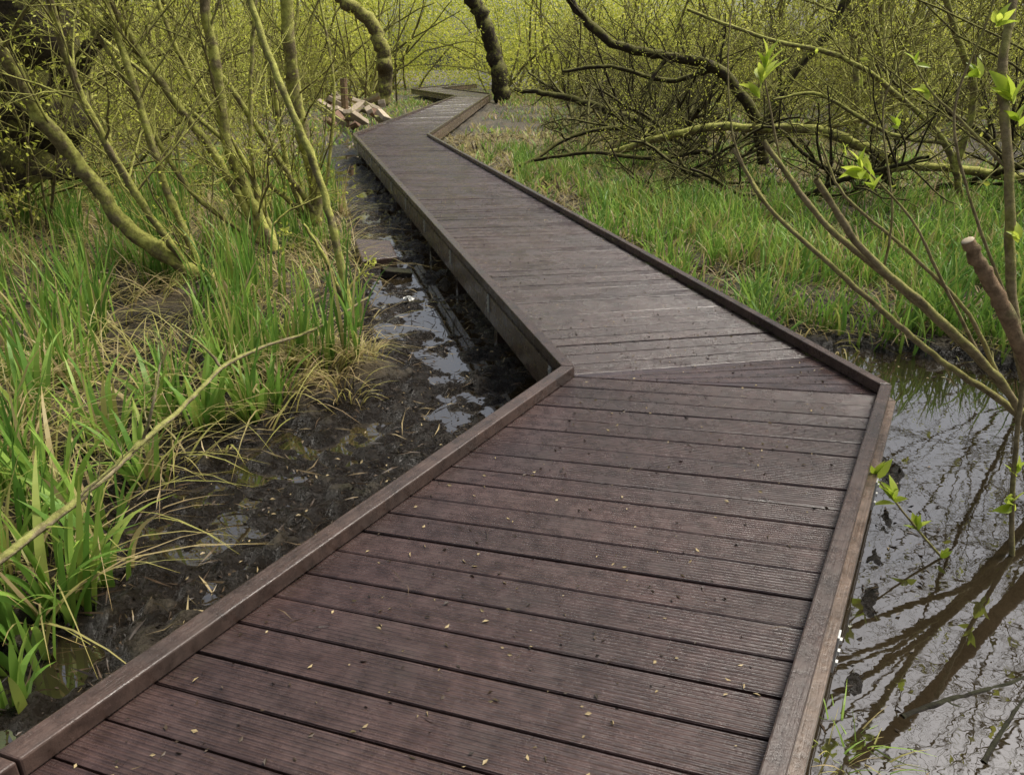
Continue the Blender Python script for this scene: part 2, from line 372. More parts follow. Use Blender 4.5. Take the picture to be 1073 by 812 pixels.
# ---------------- grass
def tintf(n,lo,hi,straw=.12):
    t=rng.uniform(lo,hi,n); s=rng.random(n)<straw; t[s]=rng.uniform(.84,1,s.sum()); return t
def scatter(n,x0,x1,y0,y1,test):
    x=rng.uniform(x0,x1,n); y=rng.uniform(y0,y1,n); k=test(x,y); x=x[k];y=y[k]
    return np.stack([x,y,height(x,y)-.02],-1)
G=MB()
b=scatter(46000,-9,-.7,1.9,15,lambda x,y:(x<VL(y)-.05)&(vn(x,y,3.4,9)*.75+fbm(x,y,1.2,21)*.25>.69-.07*sst(6,10,y)))
n=len(b); near=sst(9,3,b[:,1]); tall=.6+.85*vn(b[:,0],b[:,1],1.6,30)
blades(G,b,rng.uniform(.4,.9,n)*(.75+.3*near)*tall,rng.uniform(.012,.028,n),rng.uniform(0,6.28,n),rng.uniform(.02,.18,n),rng.uniform(.03,.45,n)**1.4,np.clip(tintf(n,.15,.75,.12)+.3*(vn(b[:,0],b[:,1],1.7,33)-.4),0,1))
b=scatter(15000,-9,-.7,2.2,13,lambda x,y:(x<VL(y)+.02)&(fbm(x,y,1.6,19)>.38)); n=len(b)
blades(G,b,rng.uniform(.2,.65,n),rng.uniform(.006,.014,n),rng.uniform(0,6.28,n),rng.uniform(.35,.97,n),rng.uniform(.3,1.0,n),rng.uniform(.82,1,n))
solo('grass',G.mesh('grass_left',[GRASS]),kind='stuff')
G=MB()
def rt(x,y): return (x>Rx(y)+.12)&(y>shore(x)+.1)
b=scatter(64000,-2,9,4.8,20,lambda x,y:rt(x,y)&(vn(x,y,2.8,6)*.6+fbm(x,y,.9,26)*.4>.49+.10*sst(10,16,y)+.06*sst(3,7,x-Rx(y))+.20*sst(1.6,.3,x-Rx(y))*sst(8,11,y))); n=len(b)
tall=.65+.7*vn(b[:,0],b[:,1],1.8,44)
blades(G,b,rng.uniform(.25,.65,n)*(1-.3*sst(9,15,b[:,1]))*tall,rng.uniform(.01,.026,n),rng.uniform(0,6.28,n),rng.uniform(.02,.25,n),rng.uniform(.05,.55,n),np.clip(tintf(n,.2,.76,.06)+.35*(vn(b[:,0],b[:,1],1.5,35)-.4),0,1),4)
b=scatter(30000,-2.5,10,4.9,24,rt); n=len(b)
blades(G,b,rng.uniform(.12,.45,n),rng.uniform(.006,.014,n),rng.uniform(0,6.28,n),rng.uniform(.45,.98,n),rng.uniform(.2,.9,n),rng.uniform(.84,1,n),4)
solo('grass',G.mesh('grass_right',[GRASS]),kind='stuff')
G=MB()
b=scatter(60000,-28,28,12,60,lambda x,y:((x<Lx(y)-.9)|(x>Rx(y)+.5))&(fbm(x,y,.5,8)>.44)); n=len(b)
blades(G,b,rng.uniform(.12,.4,n),rng.uniform(.03,.06,n),rng.uniform(0,6.28,n),rng.uniform(.05,.7,n),rng.uniform(.05,.7,n),tintf(n,.35,.85,.5),3)
solo('undergrowth',G.mesh('undergrowth',[GRASS]),kind='stuff')

def clump(c,n,hh,spread,w=.02,tlo=.35,thi=.78,straw=.08,curve=(.1,.8),label='clump of fresh green iris leaves in wet mud',name='iris_clump',cat='marsh plant',grp='iris clumps on the muddy bank'):
    M=MB(); a=rng.uniform(0,6.28,n); r=spread*np.sqrt(rng.random(n))
    b=np.stack([c[0]+r*np.cos(a),c[1]+r*np.sin(a),np.full(n,0.)],-1); b[:,2]=height(b[:,0],b[:,1])-.03
    blades(M,b,rng.uniform(.5,1,n)*hh,rng.uniform(.7,1.2,n)*w,a+rng.normal(0,.6,n),rng.uniform(.03,.3,n),rng.uniform(*curve,n),tintf(n,tlo,thi,straw),8)
    org=(c[0],c[1],float(height(c[0],c[1])))
    solo(name,M.mesh(name,[GRASS],org),org,label,cat,grp)
for (px,py,n_,h_,s_) in [(70,640,28,.72,.11),(25,680,20,.5,.1),(115,600,20,.6,.09),(10,610,18,.64,.1),(95,560,18,.62,.1),(150,500,24,.62,.11),(60,540,24,.72,.12),(10,520,22,.72,.13),(215,450,26,.58,.11),(270,440,24,.5,.11),(170,440,24,.62,.13),(110,470,24,.68,.13),(40,455,24,.72,.14),(285,430,20,.45,.1),(240,400,24,.58,.12),(0,740,16,.4,.08)]:
    clump(gr(px,py),n_,h_,s_,.036,curve=(.03,.55))
for (px,py,n_,h_) in [(345,395,80,.42),(315,385,80,.45),(375,385,50,.30),(20,470,70,.5),(300,410,50,.36),(15,440,70,.6),(360,405,50,.3),(335,365,60,.4),(60,400,70,.5),(385,370,30,.25)]:
    clump(gr(px,py,-.38),n_,h_,.13,.011,.84,1.,1.,(.6,1.1),'tussock of dead straw coloured sedge','sedge_tussock','dead grass','dead sedge tussocks')
for (px,py) in [(880,775),(905,800),(862,800)]:
    p=gr(px,py,-.5); M=MB(); n=26; a=rng.uniform(0,6.28,n); b=np.stack([p[0]+.05*np.cos(a),p[1]+.05*np.sin(a),np.full(n,-.56)],-1)
    blades(M,b,rng.uniform(.08,.2,n),rng.uniform(.004,.008,n),a,rng.uniform(.2,.7,n),rng.uniform(.2,.8,n),rng.uniform(.55,1,n),5)
    solo('grass_tuft',M.mesh('grass_tuft',[GRASS],(p[0],p[1],-.5)),(p[0],p[1],-.5),'small straggly grass tuft standing in dark water','grass','grass tufts in the water')

# litter
M=MB(); n=1300; y=1.2+10*rng.random(n)**1.4; f=rng.uniform(.06,.94,n); x=Lx(y)+(Rx(y)-Lx(y))*f
leaves(M,np.stack([x,y,np.full(n,-.0465)],-1),np.stack([rng.normal(size=n),rng.normal(size=n),np.abs(rng.normal(size=n))*.1],-1),rng.uniform(.006,.024,n),np.where(rng.random(n)<.4,rng.uniform(.8,1,n),rng.uniform(0,.4,n)),.26)
n=70; y=1.3+6*rng.random(n)**1.4; f=rng.uniform(.06,.94,n); x=Lx(y)+(Rx(y)-Lx(y))*f
leaves(M,np.stack([x,y,np.full(n,-.0455)],-1),np.stack([rng.normal(size=n),rng.normal(size=n),np.abs(rng.normal(size=n))*.03],-1),rng.uniform(.04,.11,n),rng.uniform(0,.9,n),.02)
solo('leaf_litter',M.mesh('leaf_litter_deck',[LITTER]),kind='stuff')
M=MB()
def bits(b,asp,s0,s1,pw,mat=0):
    n=len(b); z=b[:,2]+.02; keep=rng.random(n)<np.where(z<-.505,.2,1.); b=b[keep]; z=z[keep]; n=len(b)
    b[:,2]=np.maximum(z,-.5)+.006
    leaves(M,b,np.stack([rng.normal(size=n),rng.normal(size=n),rng.normal(size=n)*.3],-1),rng.uniform(s0,s1,n),rng.random(n)**pw,asp)
lt=lambda x,y:(x<Lx(y)+.1)&(x>VL(y)-.6)
bits(scatter(18000,-4,1,1.8,12,lt),.25,.008,.035,2.4)
bits(scatter(11000,-4,1,1.8,12,lt),.03,.05,.18,1.5)
bits(scatter(7000,1,6,4.4,7.5,lambda x,y:(x>Rx(y)+.05)&(y<shore(x)+.9)&(y>shore(x)-.5)),.2,.01,.05,1.6)
bits(scatter(2500,1,6,4.4,7.5,lambda x,y:(x>Rx(y)+.05)&(y<shore(x)+.9)&(y>shore(x)-.4)),.035,.05,.18,1.2)
bits(scatter(7000,-.5,3,1.2,5.2,lambda x,y:(x>Rx(y)+.0)&(x<Rx(y)+.34+.1*rng.random(len(x)))),.2,.01,.045,2.)
bits(scatter(18000,-3,8,6,24,lambda x,y:(x>Rx(y)+.1)&(y>shore(x))&(fbm(x,y,.9,41)>.42)),.06,.08,.4,.8)
solo('leaf_litter',M.mesh('leaf_litter_mud',[LITTER]),kind='stuff')

# ---------------- trees
def grow(B,Lf,p,d,length,r,lv,cfg):
    n=cfg['n'][lv]; P=[p]; step=length/n; d=d/np.linalg.norm(d); Ds=[d]
    for i in range(n):
        d=d+rng.normal(0,cfg['wan'][lv],3); d[2]+=cfg['up'][lv]; d/=np.linalg.norm(d); p=p+d*step
        if p[2]<cfg.get('floor',-9): p=p.copy(); p[2]=cfg['floor']; d[2]=abs(d[2])*.3
        P.append(p); Ds.append(d)
    P=np.array(P); last=lv==cfg['max']
    rad=r*np.linspace(1,.25 if last else .4,n+1)
    B.tube(P,rad,cfg['sides'][lv],0)
    if not last:
        for c in range(cfg['ch'][lv]):
            t=rng.uniform(cfg['t0'][lv],1); k=t*n; i=min(int(k),n-1); q=P[i]+(P[i+1]-P[i])*(k-i)
            ax=rng.normal(size=3); ax-=ax@Ds[i]*Ds[i]; ax/=np.linalg.norm(ax); an=rng.uniform(.4,1.1)
            grow(B,Lf,q,Ds[i]*math.cos(an)+ax*math.sin(an),length*cfg['lr'][lv]*rng.uniform(.6,1.25)*(1.15-.5*t),r*(1-.55*t)*cfg['rr'][lv],lv+1,cfg)
    if lv>=cfg['max']-1:
        m=cfg['leaf'][0 if last else 1]
        if m:
            k=rng.uniform(.15,1,m)*n; i=np.minimum(k.astype(int),n-1); q=P[i]+(P[i+1]-P[i])*(k-i)[:,None]
            Lf.append((q,np.array(Ds)[i]+rng.normal(0,.8,(m,3))))
def variant(kind):
    B=MB(); Lf=[]
    if kind in('willow','bare'):
        lf=(2,3) if kind=='willow' else (0,1)
        cfg=dict(n=[9,6,5,3],wan=[.08,.13,.16,.2],up=[.02,.04,.03,.0],sides=[7,5,4,3],ch=[8,5,4] if kind=='willow' else [12,8,6],t0=[.12,.2,.15],lr=[.5,.5,.45],rr=[.55,.55,.55],max=3,leaf=lf)
        for s in range(rng.integers(2,5)):
            a=rng.uniform(0,6.28); l=rng.uniform(.15,.55)
            grow(B,Lf,np.array([.25*math.cos(a),.25*math.sin(a),-.3]),np.array([l*math.cos(a),l*math.sin(a),1]),rng.uniform(5.0,7.5),rng.uniform(.06,.11) if kind=='willow' else rng.uniform(.022,.034),0,cfg)
        size=(.05,.09)
    elif kind in('tangle','deadwood'):
        cfg=dict(n=[12,7,5,3],wan=[.12,.16,.2,.2],up=[-.035,.03,.04,.0],sides=[6,4,4,3],ch=[11,6,5],t0=[.1,.1,.1],lr=[.42,.5,.5],rr=[.6,.6,.6],max=3,leaf=(1,1))
        if kind=='deadwood': cfg.update(ch=[10,6,4],floor=.02,leaf=(0,1),up=[-.015,.03,.02,.0],rr=[.5,.5,.6])
        for s in range(rng.integers(4,7) if kind=='tangle' else 3):
            a=rng.uniform(0,6.28) if kind=='tangle' else s*rng.uniform(.5,1.2)
            grow(B,Lf,np.array([.2*math.cos(a),.2*math.sin(a),-.2 if kind=='tangle' else .05]),np.array([math.cos(a),math.sin(a),rng.uniform(.5,1.2) if kind=='tangle' else rng.uniform(.15,.5)]),rng.uniform(3,5.5),rng.uniform(.02,.045) if kind=='tangle' else rng.uniform(.05,.085),0,cfg)
        size=(.035,.06)
    else:
        cfg=dict(n=[8,5,3],wan=[.07,.14,.2],up=[.03,.05,.0],sides=[5,4,3],ch=[10,5],t0=[.1,.1],lr=[.35,.5],rr=[.5,.6],max=2,leaf=(3,4))
        for s in range(rng.integers(7,11)):
            a=rng.uniform(0,6.28); l=rng.uniform(.1,.7)
            grow(B,Lf,np.array([.3*math.cos(a),.3*math.sin(a),-.2]),np.array([l*math.cos(a),l*math.sin(a),1]),rng.uniform(2.2,4.5),rng.uniform(.014,.026),0,cfg)
        size=(.05,.085)
    q=np.concatenate([x[0] for x in Lf]); d=np.concatenate([x[1] for x in Lf]); n=len(q)
    C=MB(); leaves(C,q,d,rng.uniform(*size,n),np.clip(rng.normal(.55,.22,n),0,1),.26)
    bk={'willow':BARK_O,'tangle':BARK_T,'deadwood':BARK_D}.get(kind,BARK_T)
    reach=float(np.abs(np.concatenate(B.V)[:,:2]).max())
    return B.mesh('trunk_'+kind,[bk],smooth=True),C.mesh('crown_'+kind,[LEAF]),np.concatenate(B.V)
VAR={k:[variant(k) for _ in range(n)] for k,n in (('willow',4),('tangle',4),('thicket',3),('bare',2),('deadwood',4))}
INFO={'willow':('willow_tree','mossy multi stemmed willow with fresh spring leaves','tree','willows in the wet woodland'),
      'bare':('willow_tree','thin twiggy willow barely in leaf beside the pool','tree','twiggy willows beside the pool'),
      'deadwood':('fallen_tree','dark fallen willow limbs lying in the dead grass','fallen tree','fallen limbs under the willows'),
      'tangle':('willow_shrub','low arching tangle of bare mossy branches','shrub','tangled shrubs under the willows'),
      'thicket':('willow_shrub','upright young willow rods with small leaves','shrub','young willow thickets')}
def overhang(v,x,y,s,r):
    """how many branch points hang over (or just in front of) the walkway corridor below 2.6 m"""
    V=v[2][::7]*s; c,sn=math.cos(r),math.sin(r)
    X=V[:,0]*c-V[:,1]*sn+x; Y=V[:,0]*sn+V[:,1]*c+y; Z=V[:,2]-.4
    # line of the walk as it was kept open by cutting: from the viewing height down to the far bends
    over=(X>Lx(Y)-.25)&(X<Rx(Y)+.25)&(Z<2.6)
    t=np.clip(Y/40.,0,1); cx0=-2.1*t-1.2*t*(1-t); near=(Y>8)&(Y<42)&(np.abs(X-Y*(-.058))<.9+.028*(Y-8))&(Z<1.7)&(Z>.0)
    return int((over|near).sum())
def place(kind,x,y,sc=None,rz=None):
    nm,lb,ct,gp=INFO[kind]; best=None
    s=sc or rng.uniform(.8,1.2)
    for _ in range(10):
        v=VAR[kind][rng.integers(len(VAR[kind]))]; r=rng.uniform(0,6.28) if (rz is None or _>0) else rz
        q=overhang(v,x,y,s,r)
        if best is None or q<best[0]: best=(q,v,r)
        if q==0: break
    q,v,r=best
    if q>60: return
    e=thing(nm,(x,y,float(height(x,y))),lb,ct,gp,(0,0,r),s)
    part('trunk',v[0],e); part('crown',v[1],e)
placed=[]
def clear(x,y,m):
    ml=m+(2.6 if 14<y<40 else 0); mr=m+(1.0 if 14<y<44 else 0)
    return x<Lx(y)-ml or x>Rx(y)+mr
def sc_(kind,n,x0,x1,y0,y1,m,sep):
    c=0; t=0
    while c<n and t<4000:
        t+=1; x=rng.uniform(x0,x1); y=rng.uniform(y0,y1)
        if abs(x)>y*.85+4 or not clear(x,y,m): continue
        if any((x-a)**2+(y-b)**2<sep**2 for a,b in placed): continue
        placed.append((x,y)); place(kind,x,y); c+=1
for x,y,s in ((5.9,7.4,1.15),(8.3,9.6,1.3),(7.2,5.6,1.2)): place('bare',x,y,s)
for x,y,s,r in ((2.2,13.4,.7,.3),(1.6,16.5,.9,.4),(4.2,12.2,.75,2.8),(6.6,13.,.9,3.0),(2.2,19.5,1.,0.),(4.6,16.5,1.,2.9),(1.8,24,1.1,.2),(4.6,22,1.1,1.),(2.8,15.2,.8,5.6),(8.5,12.5,.8,2.6),(2.2,29,1.3,.3)): place('deadwood',x,y,s,r)
for x,y in ((-6.0,9.6),(-6.6,8.8),(-7.2,10.2),(-6.8,11.8),(-8.2,12)): place('tangle' if x<-6.7 else 'thicket',x,y,.9)
sc_('willow',8,-18,-6.5,12,34,3,2.6); sc_('willow',9,6,24,18,36,3,2.6); sc_('willow',14,-28,28,34,50,3,2.4)
sc_('tangle',15,3,20,15.,34,2.6,1.6); sc_('tangle',9,-16,-5.5,12,32,3,1.4)
sc_('thicket',6,-14,-5,13,30,2.5,1.2); sc_('thicket',9,6,20,19,34,3,1.6); sc_('tangle',9,-20,20,34,46,2.8,1.2); sc_('thicket',16,-20,20,34,46,2.6,1.2)

# distant wood
M=MB()
def mass(K,x0,x1,y0,y1,z1,m=80):
    cx=rng.uniform(x0,x1,K); cy=rng.uniform(y0,y1,K); cz=rng.uniform(-.5,z1,K)
    kk=(cy>62)|(cx<Lx(cy)-2.6)|(cx>Rx(cy)+2.6); cx,cy,cz=cx[kk],cy[kk],cz[kk]; K=len(cx)
    cc=np.repeat(np.stack([cx,cy,cz],-1),m,0); rr=np.repeat(rng.uniform(.8,2.4,K),m)[:,None]
    q=cc+rng.normal(0,.5,(K*m,3))*rr*np.array([1,1,.8]); tn=np.clip(np.repeat(rng.normal(.6,.24,K),m)+rng.normal(0,.14,K*m),0,1)
    leaves(M,q,rng.normal(size=(K*m,3)),rng.uniform(.11,.23,K*m),tn,.34,0)
mass(2300,-60,60,46,70,9,90); mass(1300,-28,20,66,84,9)
for i in range(900):
    x=rng.uniform(-50,50); y=rng.uniform(42,66)
    if not clear(x,y,2.5) and y<68: continue
    P=[np.array([x,y,-.6])]; d=np.array([rng.normal(0,.6),0,1.])
    for j in range(7): d=d+rng.normal(0,.18,3); d/=np.linalg.norm(d); P.append(P[-1]+d*1.3)
    M.tube(P,np.linspace(1,.3,8)*rng.uniform(.02,.1),4,1)
solo('distant_woodland',M.mesh('distant_woodland',[LEAF,BARK_T]),kind='stuff')

# ---------------- surveyed stems
TW=dict(n=[6,5,3],wan=[.12,.16,.2],up=[.03,.04,.0],sides=[4,4,3],ch=[5,4],t0=[.15,.1],lr=[.5,.5],rr=[.6,.6],max=2,leaf=(4,4))
def stems(name,label,cat,base,lst,barkm,twl=1.2,leafn=(1,1),leafsz=(.025,.045),lm=LEAF,group=None,parts=('trunk','crown')):
    B=MB(); Lf=[]; cfg=dict(TW); cfg['leaf']=leafn
    for (pts,r0,r1,tw) in lst:
        P=spline([sv(*q) for q in pts],7); n=len(P); P[1:-1]+=rng.normal(0,r0*.13,(n-2,3))
        r=np.linspace(r0,r1,n)*(1+rng.normal(0,.06,n)); B.tube(P,r,9 if r0>.03 else 6)
        for c in range(tw):
            i=rng.integers(1,n-1); t=P[i+1]-P[i-1]; t/=np.linalg.norm(t); ax=rng.normal(size=3); ax-=ax@t*t; ax/=np.linalg.norm(ax); ax[2]=abs(ax[2])*.8
            an=rng.uniform(.5,1.1); grow(B,Lf,P[i],t*math.cos(an)+ax*math.sin(an),twl*rng.uniform(.5,1.3),min(r[i]*.4,.013),0,cfg)
    e=thing(name,base,label,cat,group)
    part(parts[0],B.mesh(parts[0],[barkm,CUT],base,True),e)
    if Lf and sum(len(x[0]) for x in Lf):
        q=np.concatenate([x[0] for x in Lf]); d=np.concatenate([x[1] for x in Lf]); n=len(q); C=MB()
        leaves(C,q,d,rng.uniform(*leafsz,n),np.clip(rng.normal(.55,.25,n),0,1),.26)
        part(parts[1],C.mesh(parts[1],[lm],base),e)
    return e
g1='willows on the grassy bank'
stems('willow_tree','mossy willow with a thick stem leaning low over the grass','tree',sv(235,300,7.4),[
 ([(238,302,7.4),(190,275,7.4),(130,235,7.3),(85,175,7.2),(40,120,7.),(0,50,6.8),(-40,-20,6.6)],.085,.055,16),
 ([(200,285,7.4),(150,215,7.2),(95,120,7.),(60,30,6.8),(40,-60,6.6)],.04,.025,14),
 ([(215,290,7.4),(175,200,7.5),(140,90,7.6),(112,0,7.7),(100,-60,7.8)],.04,.025,14)],BARK_O,1.3,group=g1)
stems('willow_tree','mossy willow with several slender upright stems','tree',sv(285,262,8.0),[
 ([(288,262,8.0),(258,200,8.),(238,150,8.),(228,80,8.),(215,0,8.),(205,-80,8.)],.06,.045,16),
 ([(280,260,8.0),(230,170,7.9),(170,90,7.8),(115,0,7.7),(90,-60,7.6)],.045,.025,16),
 ([(290,262,8.0),(262,180,8.2),(200,80,8.3),(165,0,8.4),(150,-60,8.4)],.032,.02,14),
 ([(286,262,8.0),(268,200,8.1),(262,110,8.2),(268,0,8.3)],.028,.018,8),
 ([(284,262,8.0),(200,200,7.8),(135,90,7.7),(80,0,7.6)],.028,.018,10)],BARK_O,1.2,group=g1)
stems('willow_tree','mossy willow with stems fanning up beside the channel','tree',sv(328,232,9.2),[
 ([(328,236,9.2),(331,190,9.2),(320,150,9.2),(306,80,9.2),(300,0,9.2),(296,-80,9.2)],.085,.065,8),
 ([(335,232,9.2),(300,180,9.0),(240,90,8.9),(170,0,8.8)],.04,.025,12),
 ([(322,236,9.2),(300,170,9.4),(285,80,9.5),(262,0,9.6),(250,-60,9.6)],.04,.025,8),
 ([(332,234,9.2),(345,170,9.3),(350,90,9.5),(335,0,9.6)],.025,.015,0),
 ([(330,234,9.2),(290,200,9.),(215,130,9.),(130,60,9.),(60,0,9.)],.03,.018,10)],BARK_O,.9,group=g1)
stems('willow_tree','slender young willow growing at the edge of the mud','tree',sv(375,385,5.35),[
 ([(376,392,5.3),(366,330,5.4),(352,250,5.5),(328,170,5.6),(290,80,5.7),(262,0,5.8),(245,-60,5.9)],.034,.02,2),
 ([(366,330,5.4),(340,270,5.3),(318,235,5.3)],.018,.01,1)],BARK_O,.35,group=g1)
stems('old_tree','broad dark ivy clad trunk standing in the wood','tree',sv(40,170,10),[
 ([(40,186,10),(44,120,10),(36,60,10),(28,0,10),(20,-80,10)],.55,.46,6),
 ([(50,120,10),(90,60,10),(120,10,10),(140,-60,10)],.12,.07,6)],BARK_D,1.2)
stems('willow_tree','mossy trunk curving over beside the boardwalk','tree',sv(402,104,38),[
 ([(400,108,38),(403,80,38),(400,50,38),(385,20,38),(360,0,38),(330,-25,38)],.36,.26,4)],BARK_T,2,leafn=(3,3),leafsz=(.08,.14))
stems('willow_tree','leaning dark trunk beyond the far bend','tree',sv(527,100,44),[
 ([(527,106,44),(523,80,44),(517,52,44),(505,20,44),(492,-5,44),(480,-40,44)],.46,.34,5)],BARK_D,2.5,leafn=(3,3),leafsz=(.08,.14))
stems('fallen_tree','fallen willow limb with bare twigs resting above the ground','fallen tree',sv(700,146,13.5),[
 ([(640,160,13.8),(690,145,13.5),(745,134,13.3),(800,135,13.1),(850,136,12.9),(900,152,12.7),(940,170,12.6)],.055,.09,18),
 ([(850,136,12.9),(900,126,12.9),(960,100,12.9),(1010,60,12.9)],.05,.03,10)],BARK_O,1.1,group='fallen limbs under the willows')
stems('fallen_tree','fallen mossy log lying across the grass','fallen tree',sv(1000,178,11.8),[
 ([(905,184,11.9),(950,175,11.8),(1000,177,11.8),(1060,186,11.8),(1130,188,11.8)],.05,.08,8)],BARK_O,1.,group='fallen limbs under the willows')
stems('fallen_tree','long low limb arching down towards the marsh','fallen tree',sv(690,135,19),[
 ([(690,138,19),(650,120,19),(610,107,19.5),(570,98,20),(540,94,20.5)],.11,.05,8)],BARK_D,.7,group='fallen limbs under the willows')
stems('fallen_tree','thin broken limb lying in the grass','fallen tree',sv(640,165,13.5),[
 ([(560,168,14),(620,160,13.6),(680,166,13.2),(740,158,13)],.03,.045,8)],BARK_D,.8,group='fallen limbs under the willows')
stems('willow_tree','dark willow with arching limbs and drooping twigs','tree',sv(790,165,14.8),[
 ([(800,172,14.8),(790,120,14.8),(750,72,14.8),(700,60,14.8),(640,45,14.8),(600,5,14.8),(585,-30,14.8)],.11,.06,18),
 ([(795,140,14.8),(830,80,14.8),(870,30,14.8),(900,-30,14.8)],.09,.05,14),
 ([(750,72,14.8),(700,85,15),(640,70,15.2),(590,75,15.4)],.05,.03,6),
 ([(700,60,14.8),(680,90,14.6),(690,120,14.5)],.04,.02,5)],BARK_D,1.2,(2,2))
stems('willow_tree','willow with crooked limbs spreading low over the grass','tree',sv(1010,205,11.5),[
 ([(1010,215,11.5),(990,150,11.5),(940,100,11.6),(880,60,11.7),(800,40,11.8),(720,10,11.9)],.05,.022,16),
 ([(1000,180,11.5),(1020,100,11.5),(1000,30,11.5),(980,-40,11.5)],.06,.035,12),
 ([(990,150,11.5),(930,140,11.3),(860,100,11.2),(810,105,11.1)],.035,.018,12)],BARK_O,1.3,(2,2))

# near pollard willow
LV=MB()
def sprig(p,d,n=6,s=.06):
    d=np.asarray(d,float); d/=np.linalg.norm(d)
    q=p+d*rng.uniform(-.5,.3,(n,1))*s; dd=d+rng.normal(0,.5,(n,3))
    fineleaves(LV,q,dd,rng.uniform(.6,1.15,n)*s*1.35,rng.random(n),.2)
base=sv(1150,700,3.3); base[2]=-.8
PB=MB()
def st(pts,r0,r1,mat=0,cut=False,jit=.1):
    P=spline([sv(*q) for q in pts],8); n=len(P); P[1:-1]+=rng.normal(0,r0*jit,(n-2,3))
    r=np.linspace(r0,r1,n)*(1+rng.normal(0,.05,n))
    if cut: r[-1]=r1*.9
    PB.tube(P,r,12,mat)
    if cut:
        d=P[-1]-P[-2]; d/=np.linalg.norm(d); PB.tube([P[-1],P[-1]+d*.001,P[-1]+d*.004,P[-1]+d*.0045],[r[-1],r[-1]*.98,r[-1]*.5,.0005],10,2)
st([(1230,880,3.2),(1190,720,3.3),(1135,560,3.35),(1088,470,3.4)],.026,.022)
st([(1088,470,3.4),(1060,428,3.45),(1000,388,3.5),(940,340,3.55),(870,277,3.6),(805,217,3.7),(768,156,3.8)],.020,.008)
st([(1086,460,3.4),(1055,410,3.4),(1000,352,3.45),(930,290,3.5),(862,232,3.5),(800,148,3.6)],.020,.012)
st([(1080,450,3.4),(1045,395,3.35),(980,330,3.3),(905,262,3.3),(855,188,3.3)],.019,.014)
st([(1050,405,3.4),(1015,330,3.5),(950,262,3.6),(885,205,3.7),(860,150,3.8)],.012,.005)
st([(1030,380,3.4),(985,290,3.4),(955,230,3.4),(905,175,3.4)],.009,.004)
st([(1115,520,3.2),(1085,410,3.15),(1058,335,3.1),(1034,290,3.1),(1014,252,3.1)],.036,.028,1,True,.09)
st([(1095,500,3.5),(1062,330,3.6),(1058,180,3.7),(1050,80,3.8),(1062,0,3.9),(1070,-60,4.)],.024,.017)
st([(1100,720,3.),(1068,660,3.),(1060,560,3.),(1064,470,3.),(1072,400,3.)],.012,.010)
st([(1110,700,2.9),(1073,665,2.9),(1010,608,2.95),(960,553,3.0),(922,505,3.0)],.008,.004)
st([(1058,180,3.7),(1010,130,3.8),(975,95,3.9),(955,60,4.)],.008,.004)
st([(925,290,3.5),(935,220,3.5),(925,120,3.6),(945,60,3.6)],.006,.003)
st([(805,217,3.7),(770,150,3.8),(763,60,3.9),(770,-20,4.)],.005,.003)
st([(820,180,3.6),(808,120,3.6),(800,75,3.6)],.006,.003)
st([(1062,330,3.6),(1020,220,3.6),(1000,120,3.7),(1035,20,3.7),(1050,-30,3.7)],.008,.004)
for (px,py,D,n_,s_) in [(800,80,3.6,9,.10),(795,100,3.6,4,.06),(905,180,3.4,7,.08),(914,195,3.4,4,.06),(885,160,3.7,3,.05),(1058,100,3.75,8,.10),(1068,125,3.7,5,.07),(1025,78,3.8,6,.08),(972,100,3.9,5,.06),(960,66,3.9,4,.05),(916,500,3.0,8,.075),(936,522,3.0,8,.075),(962,552,3.0,6,.055),(987,582,2.95,4,.04),(1060,530,3.0,7,.07),(1064,495,3.0,5,.06),(1045,25,3.7,6,.08),(855,55,3.8,3,.03),(940,130,3.55,4,.04),(1066,250,3.6,5,.06),(1063,600,3.,4,.05)]:
    sprig(sv(px,py,D),(rng.normal(0,.3)-.2,rng.normal(0,.3),1),n_,s_)
e=thing('pollard_willow',base,'coppiced willow with pale shoots, cut stub and bright new leaves','tree')
part('trunk',PB.mesh('trunk',[BARK_R,BARK_C,CUT],base,True),e); part('crown',LV.mesh('crown',[FRESH],base,True),e)

stems('fallen_branch','long pale bare branch lying over the reeds','branch',sv(190,430,3.6),[
 ([(-20,600,2.25),(50,548,2.55),(110,500,2.85),(150,462,3.2),(190,428,3.55),(232,386,4.0),(270,366,4.4),(330,345,4.95),(386,312,5.35)],.018,.008,5),
 ([(232,386,4.),(215,365,4.),(180,340,4.1)],.009,.005,1),([(150,462,3.2),(160,425,3.2),(168,380,3.3)],.009,.005,1)],BARK_P,.3,(0,0),group='fallen branches on the marsh')
for pts,r in ([[(945,752),(990,735),(1040,722),(1100,700)],.015],[[(1030,800),(1050,765),(1080,725)],.013],[[(990,735),(1010,742),(1060,748)],.008]):
    pts=[(a,b,float(gr(a,b,-.506)[1])) for a,b in pts]
    stems('fallen_branch','dark waterlogged stick floating in the pool','branch',sv(*pts[0]),[(pts,r,r*.6,0)],BARK_K,.15,(0,0),group='fallen branches on the marsh')

